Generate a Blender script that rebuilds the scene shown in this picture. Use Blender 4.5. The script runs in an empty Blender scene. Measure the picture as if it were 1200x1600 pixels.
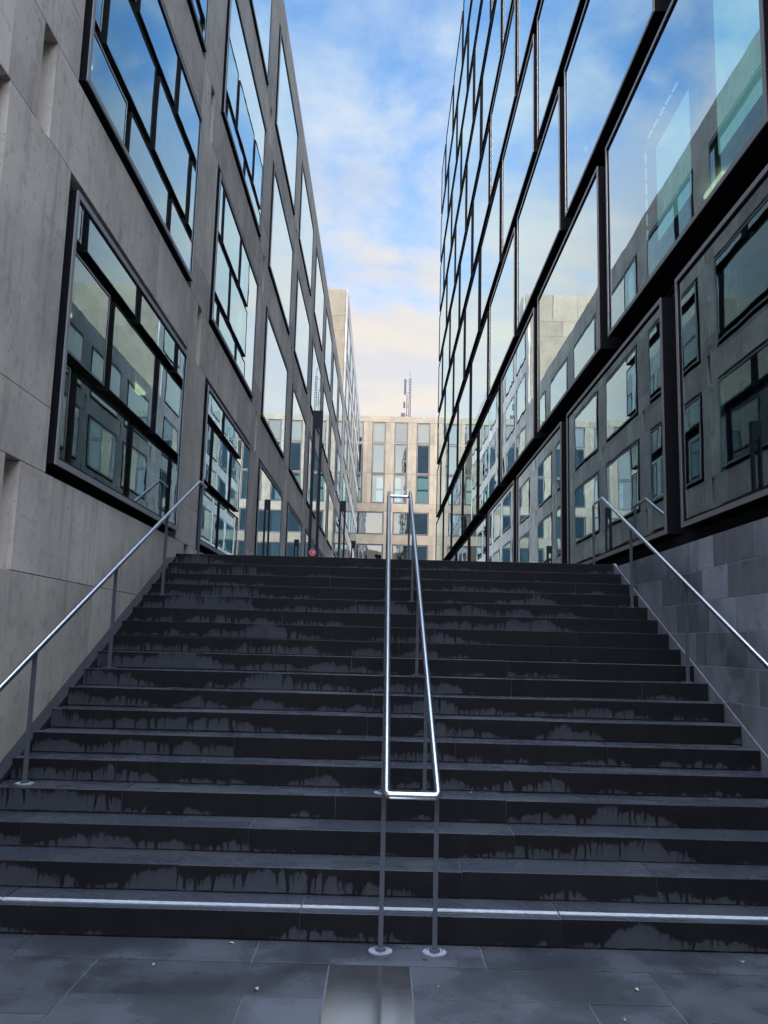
import bpy, bmesh, math, random
from mathutils import Vector, Matrix
random.seed(7)
D = bpy.data
SC = bpy.context.scene
COL = SC.collection
PI = math.pi
R_ = .155; T_ = .35808; Y1 = 5.2452          # riser, tread, first riser
ZL = 18 * R_                                  # landing height 2.79
CZ = 1.6834; LK = 1.040; FK = 1.05
XW = -2.73
XL, XR = XW * LK, 3.02                          # walls left and right of the stair

# ------------------------------------------------------------------ node helpers
def mat(name):
    m = D.materials.new(name); m.use_nodes = True
    nt = m.node_tree
    for n in list(nt.nodes): nt.nodes.remove(n)
    return m, nt
def N(nt, typ, ins=None, **kw):
    n = nt.nodes.new(typ)
    for k, v in kw.items(): setattr(n, k, v)
    if ins:
        for k, v in ins.items():
            s = n.inputs[k]
            if isinstance(v, bpy.types.NodeSocket): nt.links.new(v, s)
            else: s.default_value = v
    return n
def M(nt, op, a, b=None, c=None, clamp=False):
    ins = {0: a}
    if b is not None: ins[1] = b
    if c is not None: ins[2] = c
    return N(nt, 'ShaderNodeMath', ins, operation=op, use_clamp=clamp).outputs[0]
def MIX(nt, f, a, b, typ='RGBA', blend='MIX'):
    n = nt.nodes.new('ShaderNodeMix'); n.data_type = typ
    if typ == 'RGBA': n.blend_type = blend; i, o = (0, 6, 7), 2
    else: i, o = (0, 2, 3), 0
    for idx, v in zip(i, (f, a, b)):
        s = n.inputs[idx]
        if isinstance(v, bpy.types.NodeSocket): nt.links.new(v, s)
        else: s.default_value = v
    return n.outputs[o]
def C(*v): return (*v, 1.0)
def RAMP(nt, f, pts):
    n = N(nt, 'ShaderNodeValToRGB', {0: f}); r = n.color_ramp
    while len(r.elements) < len(pts): r.elements.new(.5)
    for e, (p, c) in zip(r.elements, pts):
        e.position = p; e.color = C(*c) if isinstance(c, tuple) else C(c, c, c)
    return n.outputs[0]
def SM(nt, x, lo, hi):
    return N(nt, 'ShaderNodeMapRange', {0: x, 1: lo, 2: hi, 3: 0.0, 4: 1.0}, interpolation_type='SMOOTHSTEP').outputs[0]
def SCALE(nt, vec, s):
    return N(nt, 'ShaderNodeVectorMath', {0: vec, 1: s}, operation='MULTIPLY').outputs[0]
def NOISE(nt, vec, scale, detail=4, rough=.55, dist=0):
    return N(nt, 'ShaderNodeTexNoise', {'Vector': vec, 'Scale': scale, 'Detail': detail, 'Roughness': rough, 'Distortion': dist}).outputs[0]
def BUMP(nt, h, strength, dist, normal=None):
    ins = {'Strength': strength, 'Distance': dist, 'Height': h}
    if normal is not None: ins['Normal'] = normal
    return N(nt, 'ShaderNodeBump', ins).outputs[0]
def PBR(nt, **ins):
    b = N(nt, 'ShaderNodeBsdfPrincipled', {k.replace('_', ' '): v for k, v in ins.items()})
    N(nt, 'ShaderNodeOutputMaterial', {0: b.outputs[0]})
    return b
def POS(nt): return N(nt, 'ShaderNodeNewGeometry').outputs['Position']
def RND(nt): return N(nt, 'ShaderNodeNewGeometry').outputs['Random Per Island']

# ------------------------------------------------------------------ materials
def stone_mat(name, base, dark, streak=.55):
    m, nt = mat(name)
    p = POS(nt); r = RND(nt)
    off = N(nt, 'ShaderNodeVectorMath', {0: p, 1: N(nt, 'ShaderNodeCombineXYZ', {0: M(nt, 'MULTIPLY', r, 40.), 2: M(nt, 'MULTIPLY', r, 23.)}).outputs[0]}, operation='ADD').outputs[0]
    big = NOISE(nt, off, .9, 5, .6)
    st = NOISE(nt, SCALE(nt, p, (5., 5., .45)), 1.6, 6, .62)
    mid = NOISE(nt, off, 7., 6, .7)
    fine = NOISE(nt, off, 60., 3, .6)
    c = MIX(nt, SM(nt, big, .3, .7), C(*dark), C(*base))
    c = MIX(nt, M(nt, 'MULTIPLY', SM(nt, st, .5, .74), streak), c, C(*[x * .55 for x in dark]))
    c = MIX(nt, M(nt, 'MULTIPLY', SM(nt, mid, .52, .66), .38), c, C(*[x * .6 for x in dark]))
    c = MIX(nt, M(nt, 'MULTIPLY', SM(nt, NOISE(nt, off, 22., 4, .7), .6, .74), .22), c, C(*[min(1, x * 1.3) for x in base]))
    pits = SM(nt, NOISE(nt, SCALE(nt, off, (1., 1., .6)), 34., 2, .5), .66, .74)
    c = MIX(nt, M(nt, 'MULTIPLY', pits, .6), c, C(*[x * .4 for x in dark]))
    tint = N(nt, 'ShaderNodeMapRange', {0: r, 3: .82, 4: 1.12}).outputs[0]
    c = N(nt, 'ShaderNodeVectorMath', {0: c, 3: tint}, operation='SCALE').outputs[0]
    h = M(nt, 'SUBTRACT', M(nt, 'ADD', M(nt, 'MULTIPLY', mid, .6), M(nt, 'MULTIPLY', fine, .4)), M(nt, 'MULTIPLY', pits, .8))
    PBR(nt, Base_Color=c, Roughness=.8, Normal=BUMP(nt, h, .5, .004))
    return m
M_STONE = stone_mat('weathered_limestone', (.60, .52, .44), (.40, .345, .295))
M_BEIGE = stone_mat('pale_beige_limestone', (.385, .300, .200), (.30, .232, .152), .3)

def flat(name, col, rough=.6, metal=0., bump=0., scale=60., var=.12, spec=.5):
    m, nt = mat(name)
    p = POS(nt); n = NOISE(nt, p, scale, 4, .6)
    c = MIX(nt, n, C(*[x * (1 - var) for x in col]), C(*[min(1, x * (1 + var)) for x in col]))
    ins = dict(Base_Color=c, Roughness=M(nt, 'ADD', rough - .05, M(nt, 'MULTIPLY', n, .1)), Metallic=metal, Specular_IOR_Level=spec)
    if bump: ins['Normal'] = BUMP(nt, n, bump, .003)
    PBR(nt, **ins)
    return m
M_SILVER = flat('brushed_aluminium', (.50, .49, .50), .38, .85)
M_BRONZE = flat('dark_bronze_aluminium', (.010, .010, .012), .8, spec=.06)
M_PLATE = flat('brushed_base_plate', (.42, .45, .50), .45, .6)
M_ALU = flat('anodised_window_lip', (.27, .265, .275), .55, .2)
M_GREYFR = flat('satin_grey_frame', (.21, .195, .20), .4, .5)
M_BLACK = flat('black_steel', (.008, .008, .009), .7, spec=.1)
M_MULL = flat('charcoal_mullion', (.018, .020, .023), .6, spec=.15)
M_POST = flat('anthracite_paint', (.060, .064, .080), .45, bump=.1)
M_LAMP = flat('dark_violet_grey_paint', (.014, .014, .022), .6, spec=.25)
M_INT = flat('office_plaster', (.42, .42, .40), .9, scale=2.)
M_INTD = flat('office_dark_floor', (.10, .10, .10), .8, scale=2.)
M_BLIND = flat('pale_roller_blind', (.75, .80, .78), .9, scale=8., var=.04)
M_GREENB = flat('mint_blind', (.50, .80, .66), .9, scale=8., var=.04)
M_CURT = flat('white_curtain', (.62, .62, .60), .9, scale=3.)
M_MORTAR = flat('light_mortar', (.30, .31, .34), .9, var=.4, scale=9)
M_JOINT = flat('dusty_joint', (.085, .09, .10), .9, var=.7, scale=6)
M_DIRT = flat('dark_joint', (.02, .02, .02), .9)
M_WHITE = flat('white_paint_strip', (.33, .35, .37), .65, var=.5, scale=30)
M_RED = flat('red_sticker', (.55, .03, .06), .4, var=.03)
M_WSTK = flat('white_sticker', (.8, .78, .78), .4, var=.03)
M_RAILING = flat('galvanised_mast', (.07, .07, .075), .7, 0.)
M_LEAF = flat('dry_leaf', (.30, .26, .19), .8, scale=200, var=.4)
M_ASPH = flat('asphalt', (.045, .045, .048), .8, bump=.4, scale=150, var=.3)
M_TEAL = flat('dark_teal_end_cladding', (.07, .13, .16), .35, scale=.8, var=.5)
M_CURB = flat('dark_curb_stone', (.022, .023, .028), .75, bump=.3, scale=30, var=.5, spec=.2)
M_ROOF = flat('roof_gravel', (.22, .21, .20), .9, bump=.4, scale=40, var=.3)

def steel():
    m, nt = mat('stainless_tube')
    p = POS(nt)
    n = NOISE(nt, SCALE(nt, p, (60., 60., 60.)), 4., 4, .6)
    g = NOISE(nt, p, 3.5, 4, .6)
    PBR(nt, Base_Color=MIX(nt, g, C(.40, .41, .43), C(.56, .57, .59)), Metallic=1., Roughness=M(nt, 'ADD', .20, M(nt, 'MULTIPLY', n, .16)),
        Normal=BUMP(nt, n, .06, .001))
    return m
M_STEEL = steel()

def glow(name, col, s):
    m, nt = mat(name)
    e = N(nt, 'ShaderNodeEmission', {0: C(*col), 1: s}); N(nt, 'ShaderNodeOutputMaterial', {0: e.outputs[0]})
    return m
M_TUBE = glow('cool_strip_glow', (.80, .97, 1.), .55)  # for the dashed light lines and the strips added above blinds
M_GLOWB = glow('glowing_roller_blind', (.42, .66, .66), .60)  # blind surface emits by itself, standing in for a lit interior
M_GLOW = glow('ceiling_light_tube', (1., .82, .50), 1.3)

def glass(name, layers, tint, refl, wav=.0008, fmin=0.):
    m, nt = mat(name)
    p = POS(nt)
    h = NOISE(nt, p, .8, 2, .4)
    rc = N(nt, 'ShaderNodeTexWhiteNoise', {'Vector': N(nt, 'ShaderNodeObjectInfo').outputs['Location']}, noise_dimensions='3D').outputs['Color']
    tilt = N(nt, 'ShaderNodeVectorMath', {0: N(nt, 'ShaderNodeVectorMath', {0: rc, 1: (.5, .5, .5)}, operation='SUBTRACT').outputs[0], 3: .007}, operation='SCALE').outputs[0]
    nb = N(nt, 'ShaderNodeVectorMath', {0: N(nt, 'ShaderNodeNewGeometry').outputs['Normal'], 1: tilt}, operation='ADD').outputs[0]
    nb = N(nt, 'ShaderNodeVectorMath', {0: nb}, operation='NORMALIZE').outputs[0]
    nrm = BUMP(nt, h, 1., wav, nb)
    f = N(nt, 'ShaderNodeFresnel', {0: 1.5}).outputs[0]
    f = M(nt, 'SUBTRACT', 1., M(nt, 'POWER', M(nt, 'SUBTRACT', 1., f), layers))
    f = M(nt, 'MAXIMUM', f, fmin)
    dirt = NOISE(nt, SCALE(nt, p, (3., 3., .6)), 2., 5, .65)
    t = N(nt, 'ShaderNodeBsdfTransparent', {0: C(*tint)})
    d = N(nt, 'ShaderNodeBsdfDiffuse', {0: C(.25, .25, .25)})
    t2 = N(nt, 'ShaderNodeMixShader', {0: M(nt, 'MULTIPLY', SM(nt, dirt, .45, .8), .04), 1: t.outputs[0], 2: d.outputs[0]})
    g = N(nt, 'ShaderNodeBsdfGlossy', {'Color': C(*refl), 'Roughness': 0.0, 'Normal': nrm})
    mx = N(nt, 'ShaderNodeMixShader', {0: f, 1: t2.outputs[0], 2: g.outputs[0]})
    N(nt, 'ShaderNodeOutputMaterial', {0: mx.outputs[0]})
    return m
M_GLASS_R = glass('coated_double_skin_glass', 4.8, (.50, .86, .88), (.82, .96, 1.0), .0011)
M_GLASS_L = glass('insulating_window_glass', 4.2, (.50, .84, .76), (.80, .94, 1.0), .0004)
M_GLASS_F = glass('distant_window_glass', 4.5, (.60, .75, .78), (.93, .97, 1.0), .004, .58)

M_GLASS_G = glass('green_back_glazing', 1., (.62, .98, .84), (.9, 1., .95))
def basalt(name, step=True):
    """dark stair stone; dry patches lighter, wet stains run down from the nosing"""
    m, nt = mat(name)
    tc = N(nt, 'ShaderNodeTexCoord').outputs['Object']
    oi = N(nt, 'ShaderNodeObjectInfo').outputs['Random']
    r = RND(nt)
    sx = N(nt, 'ShaderNodeSeparateXYZ', {0: tc})
    x, y, z = sx.outputs
    shift = N(nt, 'ShaderNodeCombineXYZ', {0: 0., 1: M(nt, 'MULTIPLY', oi, 57.), 2: M(nt, 'MULTIPLY', oi, 91.)}).outputs[0]
    q = N(nt, 'ShaderNodeVectorMath', {0: tc, 1: shift}, operation='ADD').outputs[0]
    q1 = N(nt, 'ShaderNodeCombineXYZ', {0: x, 1: M(nt, 'MULTIPLY', oi, 57.), 2: 0.}).outputs[0]
    # depth below the nosing, 0..1
    dz = M(nt, 'DIVIDE', M(nt, 'MULTIPLY', z, -1.), R_)
    broad = NOISE(nt, q1, .75, 3, .6)
    lump = NOISE(nt, q1, 3.5, 4, .65)
    fing = NOISE(nt, N(nt, 'ShaderNodeVectorMath', {0: q1, 1: N(nt, 'ShaderNodeCombineXYZ', {0: M(nt, 'MULTIPLY', M(nt, 'SUBTRACT', NOISE(nt, q, 8., 2), .5), .05)}).outputs[0]}, operation='ADD').outputs[0], 34., 3, .55)
    reach = M(nt, 'ADD', M(nt, 'MULTIPLY', M(nt, 'SUBTRACT', broad, .5), 3.4), M(nt, 'MULTIPLY', M(nt, 'SUBTRACT', lump, .5), 1.4))
    reach = M(nt, 'ADD', reach, M(nt, 'MULTIPLY', M(nt, 'MULTIPLY', SM(nt, fing, .50, .66), .85), SM(nt, lump, .35, .55)))
    reach = M(nt, 'ADD', reach, M(nt, 'SUBTRACT', M(nt, 'MULTIPLY', r, .75), .02))
    # more water on the right half, as it runs off there
    reach = M(nt, 'ADD', reach, M(nt, 'ADD', .22, M(nt, 'MULTIPLY', SM(nt, x, .2, 2.6), .50)))
    edge = M(nt, 'MULTIPLY', M(nt, 'SUBTRACT', NOISE(nt, q, 26., 5, .7), .5), .62)
    wet = SM(nt, M(nt, 'SUBTRACT', M(nt, 'ADD', reach, edge), dz), -.06, .07)
    damp = M(nt, 'MULTIPLY', SM(nt, M(nt, 'SUBTRACT', M(nt, 'ADD', reach, M(nt, 'MULTIPLY', edge, 1.6)), dz), -.45, .05), .26)
    wet = M(nt, 'MAXIMUM', M(nt, 'MULTIPLY', wet, M(nt, 'ADD', .86, M(nt, 'MULTIPLY', NOISE(nt, q, 5., 5, .7), .24))), damp)
    foot = SM(nt, M(nt, 'ADD', dz, M(nt, 'MULTIPLY', M(nt, 'SUBTRACT', NOISE(nt, q1, 9., 3), .5), .12)), .93, .96)
    wet = M(nt, 'MAXIMUM', wet, foot)
    geo = N(nt, 'ShaderNodeNewGeometry').outputs['Normal']
    up = SM(nt, N(nt, 'ShaderNodeSeparateXYZ', {0: geo}).outputs[2], .5, .8)
    wt = SM(nt, NOISE(nt, SCALE(nt, q, (1., 2.0, 1.)), 1.2, 4, .55), .32, .56)
    wet = MIX(nt, up, wet, wt, 'FLOAT')
    fine = NOISE(nt, q, 120., 3, .7); mid = NOISE(nt, q, 9., 5, .65)
    dry = MIX(nt, mid, C(.032, .033, .040), C(.052, .054, .064))
    wc = MIX(nt, mid, C(.0040, .0040, .0050), C(.0080, .0080, .0095))
    wc = MIX(nt, up, wc, MIX(nt, mid, C(.026, .030, .040), C(.043, .048, .062)))  # tread tops lighter and bluer: sky sheen put into the colour
    c = MIX(nt, wet, dry, wc)
    c = MIX(nt, M(nt, 'MULTIPLY', SM(nt, fine, .62, .75), .25), c, C(.07, .07, .075))
    c = N(nt, 'ShaderNodeVectorMath', {0: c, 3: N(nt, 'ShaderNodeMapRange', {0: r, 3: .8, 4: 1.2}).outputs[0]}, operation='SCALE').outputs[0]
    rough = MIX(nt, wet, .70, .50, 'FLOAT')
    rough = MIX(nt, up, rough, MIX(nt, wt, .42, .24, 'FLOAT'), 'FLOAT')
    rough = M(nt, 'ADD', rough, M(nt, 'MULTIPLY', M(nt, 'SUBTRACT', mid, .5), .2))
    PBR(nt, Base_Color=c, Roughness=rough, Specular_IOR_Level=MIX(nt, up, .22, .6, 'FLOAT'), Normal=BUMP(nt, M(nt, 'ADD', fine, M(nt, 'MULTIPLY', mid, 1.5)), .35, .0015))
    return m
M_BASALT = basalt('wet_basalt_step')

def paving():
    m, nt = mat('wet_basalt_paving')
    p = POS(nt); r = RND(nt)
    off = N(nt, 'ShaderNodeVectorMath', {0: p, 1: N(nt, 'ShaderNodeCombineXYZ', {0: M(nt, 'MULTIPLY', r, 31.)}).outputs[0]}, operation='ADD').outputs[0]
    big = NOISE(nt, p, 1.6, 5, .6); fine = NOISE(nt, off, 140., 3, .7); mid = NOISE(nt, off, 7., 5, .7)
    c = MIX(nt, SM(nt, big, .35, .65), C(.026, .028, .034), C(.056, .060, .072))
    c = MIX(nt, M(nt, 'MULTIPLY', SM(nt, mid, .55, .7), .5), c, C(.010, .010, .011))
    c = MIX(nt, M(nt, 'MULTIPLY', SM(nt, fine, .62, .75), .3), c, C(.09, .09, .09))
    vor = N(nt, 'ShaderNodeTexVoronoi', {'Vector': p, 'Scale': 3.1, 'Randomness': 1.0})
    gum = M(nt, 'LESS_THAN', M(nt, 'ADD', vor.outputs['Distance'], M(nt, 'MULTIPLY', mid, .05)), .078)
    gum = M(nt, 'MULTIPLY', gum, M(nt, 'GREATER_THAN', N(nt, 'ShaderNodeSeparateColor', {0: vor.outputs['Color']}).outputs[0], .45))
    c = MIX(nt, M(nt, 'MULTIPLY', gum, .8), c, C(.012, .012, .013))
    c = N(nt, 'ShaderNodeVectorMath', {0: c, 3: N(nt, 'ShaderNodeMapRange', {0: r, 3: .75, 4: 1.3}).outputs[0]}, operation='SCALE').outputs[0]
    rough = M(nt, 'ADD', MIX(nt, SM(nt, big, .4, .6), .17, .34, 'FLOAT'), M(nt, 'MULTIPLY', M(nt, 'SUBTRACT', mid, .5), .18))
    PBR(nt, Base_Color=c, Roughness=rough, Normal=BUMP(nt, M(nt, 'ADD', fine, mid), .3, .0015))
    return m
M_PAVE = paving()
def paving_light():
    m, nt = mat('honed_grey_slab')
    p = POS(nt); fine = NOISE(nt, p, 150., 3, .7); mid = NOISE(nt, p, 5., 4, .6)
    pit = SM(nt, NOISE(nt, p, 75., 2, .5), .66, .72)
    c = MIX(nt, mid, C(.024, .024, .026), C(.042, .042, .044)); c = MIX(nt, pit, c, C(.02, .02, .02))
    PBR(nt, Base_Color=c, Roughness=M(nt, 'ADD', .06, M(nt, 'MULTIPLY', mid, .10)), IOR=4.2, Normal=BUMP(nt, M(nt, 'ADD', fine, mid), .06, .0004))
    return m
M_SLAB = paving_light()
def tile():
    m, nt = mat('blue_grey_wall_tile')
    p = POS(nt); r = RND(nt)
    off = N(nt, 'ShaderNodeVectorMath', {0: p, 1: N(nt, 'ShaderNodeCombineXYZ', {2: M(nt, 'MULTIPLY', r, 31.)}).outputs[0]}, operation='ADD').outputs[0]
    st = NOISE(nt, SCALE(nt, off, (2., 2., 1.)), 1.6, 5, .62); fine = NOISE(nt, off, 60., 4, .7)
    stain = NOISE(nt, p, 1.4, 5, .7)
    c = MIX(nt, SM(nt, st, .3, .7), C(.10, .105, .12), C(.17, .175, .20))
    c = MIX(nt, M(nt, 'MULTIPLY', SM(nt, stain, .55, .68), .7), c, C(.05, .05, .058))
    c = N(nt, 'ShaderNodeVectorMath', {0: c, 3: N(nt, 'ShaderNodeMapRange', {0: r, 3: .62, 4: 1.3}).outputs[0]}, operation='SCALE').outputs[0]
    PBR(nt, Base_Color=c, Roughness=.5, Normal=BUMP(nt, fine, .3, .002))
    return m
M_TILE = tile()

# ------------------------------------------------------------------ mesh helpers
class MB:
    def __init__(s): s.v = []; s.f = []; s.m = []; s.mats = []
    def mi(s, m):
        if m not in s.mats: s.mats.append(m)
        return s.mats.index(m)
    def quad(s, pts, m):
        n = len(s.v); s.v += [tuple(p) for p in pts]; s.f.append(tuple(range(n, n + len(pts)))); s.m.append(s.mi(m))
    def box(s, x0, x1, y0, y1, z0, z1, m):
        n = len(s.v)
        s.v += [(x0, y0, z0), (x1, y0, z0), (x1, y1, z0), (x0, y1, z0), (x0, y0, z1), (x1, y0, z1), (x1, y1, z1), (x0, y1, z1)]
        for f in ((0, 3, 2, 1), (4, 5, 6, 7), (0, 1, 5, 4), (1, 2, 6, 5), (2, 3, 7, 6), (3, 0, 4, 7)):
            s.f.append(tuple(n + i for i in f)); s.m.append(s.mi(m))
        return s
    def ring(s, x0, x1, z0, z1, w, y0, y1, m, wt=None):
        """rectangular frame in the x-z plane, members w wide, depth y0..y1"""
        s.box(x0, x0 + w, y0, y1, z0, z1, m); s.box(x1 - w, x1, y0, y1, z0, z1, m)
        s.box(x0 + w, x1 - w, y0, y1, z0, z0 + w, m); s.box(x0 + w, x1 - w, y0, y1, z1 - (wt or w), z1, m)
    def tube(s, pts, r, m, n=14, caps=True):
        pts = [Vector(p) for p in pts]; base = len(s.v); k = s.mi(m)
        t = (pts[1] - pts[0]).normalized()
        u = t.orthogonal().normalized()
        for i, p in enumerate(pts):
            a = (pts[i] - pts[i - 1]).normalized() if i else t
            b = (pts[i + 1] - pts[i]).normalized() if i < len(pts) - 1 else a
            d = (a + b).normalized()
            u = (u - d * u.dot(d)).normalized(); w = d.cross(u)
            sc = 1 / max(.5, d.dot(b))
            for j in range(n):
                an = 2 * PI * j / n
                s.v.append(tuple(p + (u * math.cos(an) + w * math.sin(an)) * r * (1 if sc < 1.01 else sc ** .5)))
        for i in range(len(pts) - 1):
            for j in range(n):
                s.f.append((base + i * n + j, base + i * n + (j + 1) % n, base + (i + 1) * n + (j + 1) % n, base + (i + 1) * n + j)); s.m.append(k)
        if caps:
            s.f.append(tuple(base + j for j in range(n))[::-1]); s.m.append(k)
            e = base + (len(pts) - 1) * n
            s.f.append(tuple(e + j for j in range(n))); s.m.append(k)
    def build(s, name, parent=None, loc=(0, 0, 0), bevel=0, smooth=False):
        me = D.meshes.new(name)
        me.from_pydata(s.v, [], s.f)
        for m in s.mats: me.materials.append(m)
        me.polygons.foreach_set('material_index', s.m)
        me.update()
        bm = bmesh.new(); bm.from_mesh(me)
        if bevel: bmesh.ops.bevel(bm, geom=bm.edges[:], offset=bevel, segments=2, profile=.6, affect='EDGES', clamp_overlap=True)
        bmesh.ops.recalc_face_normals(bm, faces=bm.faces[:])
        bm.to_mesh(me); bm.free()
        if smooth:
            for p in me.polygons: p.use_smooth = len(p.vertices) == 4
        o = D.objects.new(name, me); COL.objects.link(o)
        o.location = loc
        if parent: o.parent = parent
        return o
def quadmesh(name, pts, m, parent, loc=(0, 0, 0)):
    b = MB(); b.quad(pts, m)
    me = D.meshes.new(name); me.from_pydata(b.v, [], b.f); me.materials.append(m); me.update()
    o = D.objects.new(name, me); COL.objects.link(o); o.parent = parent; o.location = loc
    return o
def tag(o, label=None, cat=None, group=None, kind=None):
    if label: o['label'] = label
    if cat: o['category'] = cat
    if group: o['group'] = group
    if kind: o['kind'] = kind
    return o
def empty(name, loc, rz=0, **k):
    o = D.objects.new(name, None); COL.objects.link(o); o.location = loc; o.rotation_euler = (0, 0, rz); o.empty_display_size = .2
    return tag(o, **k)
def copy_tree(o, parent=None, loc=None):
    c = o.copy(); COL.objects.link(c); c.parent = parent
    if loc is not None: c.location = loc
    for ch in list(o.children): copy_tree(ch, c)
    return c
def fillet(pts, r, n=6):
    pts = [Vector(p) for p in pts]; out = [pts[0]]
    for a, b, c in zip(pts, pts[1:], pts[2:]):
        u = (a - b).normalized(); w = (c - b).normalized()
        ang = u.angle(w); d = min(r / math.tan(ang / 2), (a - b).length * .45, (c - b).length * .45)
        p0 = b + u * d; p1 = b + w * d
        for i in range(n + 1):
            t = i / n; out.append((1 - t) ** 2 * p0 + 2 * (1 - t) * t * b + t * t * p1)
    out.append(pts[-1])
    return out

# stone cladding: individual slabs laid on a backing wall.  local frame: x along, y inward, z up
def cladding(name, parent, xs, zs, holes, mat_, gap=.006, th=.12, split=None, bevel=.003, jm=None):
    """xs/zs: (start,end); zs list of course levels; split(i, z0, z1) -> extra x cuts of that course"""
    b = MB(); g = gap / 2
    for i in range(len(zs) - 1):
        z0, z1 = zs[i], zs[i + 1]; zm = (z0 + z1) / 2
        hs = sorted([(h[0], h[1]) for h in holes if h[2] < zm < h[3]])
        cuts = sorted(set([xs[0], xs[1]] + [c for h in hs for c in h] + [c for c in (split(i, z0, z1) if split else []) if xs[0] < c < xs[1]]))
        cuts = [c for c in cuts if xs[0] <= c <= xs[1]]
        for a, c in zip(cuts, cuts[1:]):
            mid = (a + c) / 2
            if any(h0 < mid < h1 for h0, h1 in hs) or c - a < .02: continue
            b.box(a + g, c - g, 0, th, z0 + g, z1 - g, mat_)
    return b.build(name, parent, bevel=bevel)
def backing(name, parent, xs, zr, holes, m, y0, y1):
    b = MB()
    X = sorted(set([xs[0], xs[1]] + [v for h in holes for v in h[:2]])); Z = sorted(set([zr[0], zr[1]] + [v for h in holes for v in h[2:4]]))
    Z = [z for z in Z if zr[0] <= z <= zr[1]]; X = [x for x in X if xs[0] <= x <= xs[1]]
    inside = lambda x, z: any(h[0] < x < h[1] and h[2] < z < h[3] for h in holes)
    for z0, z1 in zip(Z, Z[1:]):
        run = None
        for x0, x1 in zip(X, X[1:]):
            if inside((x0 + x1) / 2, (z0 + z1) / 2):
                if run is not None: b.box(run, x0, y0, y1, z0, z1, m); run = None
            elif run is None: run = x0
        if run is not None: b.box(run, X[-1], y0, y1, z0, z1, m)
    return b.build(name, parent)

# ------------------------------------------------------------------ window unit, local frame x along, y inward, z up, origin at the opening's lower corner
def window(parent, loc, W, H, layout=None, gap=(.12, .03, .10, .10), glassm=M_GLASS_L, proud=.03, lip=.052, framem=M_ALU, curtain=None, inner=M_MULL, rec=.020):
    x0, x1, z0, z1 = gap[0], W - gap[1], gap[2], H - gap[3]
    b = MB()
    b.ring(x0, x1, z0, z1, lip, -proud, -proud + .014, framem)
    b.ring(x0 + .003, x1 - .003, z0 + .003, z1 - .003, lip, -proud + .015, .30, M_BRONZE)
    b.ring(0, W, 0, H, max(gap[0], gap[2]) + .01, .14, .16, M_BLACK)
    b.ring(x0 + lip + .002, x1 - lip - .002, z0 + lip + .002, z1 - lip - .002, .022, -proud + rec - .004, -proud + rec + .05, inner)
    w = b.build('window', parent, loc)
    i = lip + .016
    quadmesh('pane', [(x0 + i, -proud + rec, z0 + i), (x1 - i, -proud + rec, z0 + i), (x1 - i, -proud + rec, z1 - i), (x0 + i, -proud + rec, z1 - i)], glassm, w)
    if curtain:
        cb = MB(); kind, a, c = curtain
        n = 26
        if kind == 'curtain':
            pts = [(a + (c - a) * k / n, .30 + .03 * math.sin(k * 1.9) + .012 * math.sin(k * 4.3)) for k in range(n + 1)]
            for p, q in zip(pts, pts[1:]):
                cb.quad([(p[0], p[1], z0), (q[0], q[1], z0), (q[0], q[1], z1 - .02), (p[0], p[1], z1 - .02)], M_CURT)
            cb.build('curtain', w)
        else:
            cb.box(a, c, .30, .315, z0 + .08, z0 + (z1 - z0) * .47, M_GREENB); cb.box(a, c, .30, .315, z0 + (z1 - z0) * .54, z1 - .25, M_GREENB)
            cb.build('blind', w)
    return w

# ================================================================== LEFT STONE BUILDING (facade faces +X)
BAY = 5.67; STO = 3.44
sb = empty('stone_office_building', (XL, 0, CZ * (1 - LK)), PI / 2, label='long grey limestone office building with rows of framed windows on the left of the stair', cat='building'); sb.scale = (LK,) * 3
y_start, y_end = .6, 53.0
ztop = 16.85
holes = []
for k in range(8):
    for r in range(4):
        holes.append((6.83 + BAY * k, 11.25 + BAY * k, (2.97 if r == 0 else 6.42 + (r - 1) * STO), 5.58 + r * STO if r == 0 else 8.98 + (r - 1) * STO, k, r))
slots = []
for k in range(9):
    for r in range(-1, 4):
        slots.append((6.09 + BAY * k, 6.34 + BAY * k, 5.57 + r * STO if r >= 0 else 2.15, (5.57 + r * STO if r >= 0 else 2.15) + .81))
slots.append((5.42, 5.62, 4.75, 5.56))
zs = [0, .75, 2.15, 2.96, 3.50, 4.75, 5.57, 6.38, 6.42, 6.94]
zl = [0, .75, 2.15]
for r in range(0, 5):
    b0 = 2.15 + r * STO
    zl += [b0 + .81, b0 + .82, b0 + 1.35, b0 + 3.42]
lv = [0, .72, 2.15, 2.97, 3.50, 5.57, 6.40, 6.94, 9.01, 9.84, 10.38, 12.45, 13.28, 13.82, 15.89, ztop]
# openings snapped to the course levels
H2 = []
for h in holes:
    r = h[5]; H2.append((h[0], h[1], lv[3 + 3 * r], lv[5 + 3 * r], h[4], r))
S2 = []
for s_ in slots[:-1]:
    r = round((s_[2] - 2.15) / STO); S2.append((s_[0], s_[1], lv[2 + 3 * r], lv[3 + 3 * r]))
S2 = [s_ for s_ in S2 if s_[3] < ztop]
slotB = (5.42, 5.62, 3.50, 5.57)
def lsplit(i, z0, z1):
    zm = (z0 + z1) / 2; out = []
    for k in range(-1, 9):
        base = 6.83 + BAY * k
        if any(abs(zm - (2.56 + STO * r)) < .5 for r in range(-1, 5)) or zm < 2.2:
            out += [base + 1.35, base + 2.80, base + 4.42]
        if zm < 2.15: out += [base + (.2 if zm < .7 else -.5)]
    return out
rightmost = 53.0
cladding('stone_cladding', sb, (y_start, y_end), lv, [h[:4] for h in H2] + S2 + [slotB], M_STONE, split=lsplit)
backing('backing_wall', sb, (y_start + .01, y_end - .01), (0, ztop - .02), [h[:4] for h in H2], M_DIRT, .135, .34)
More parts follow.
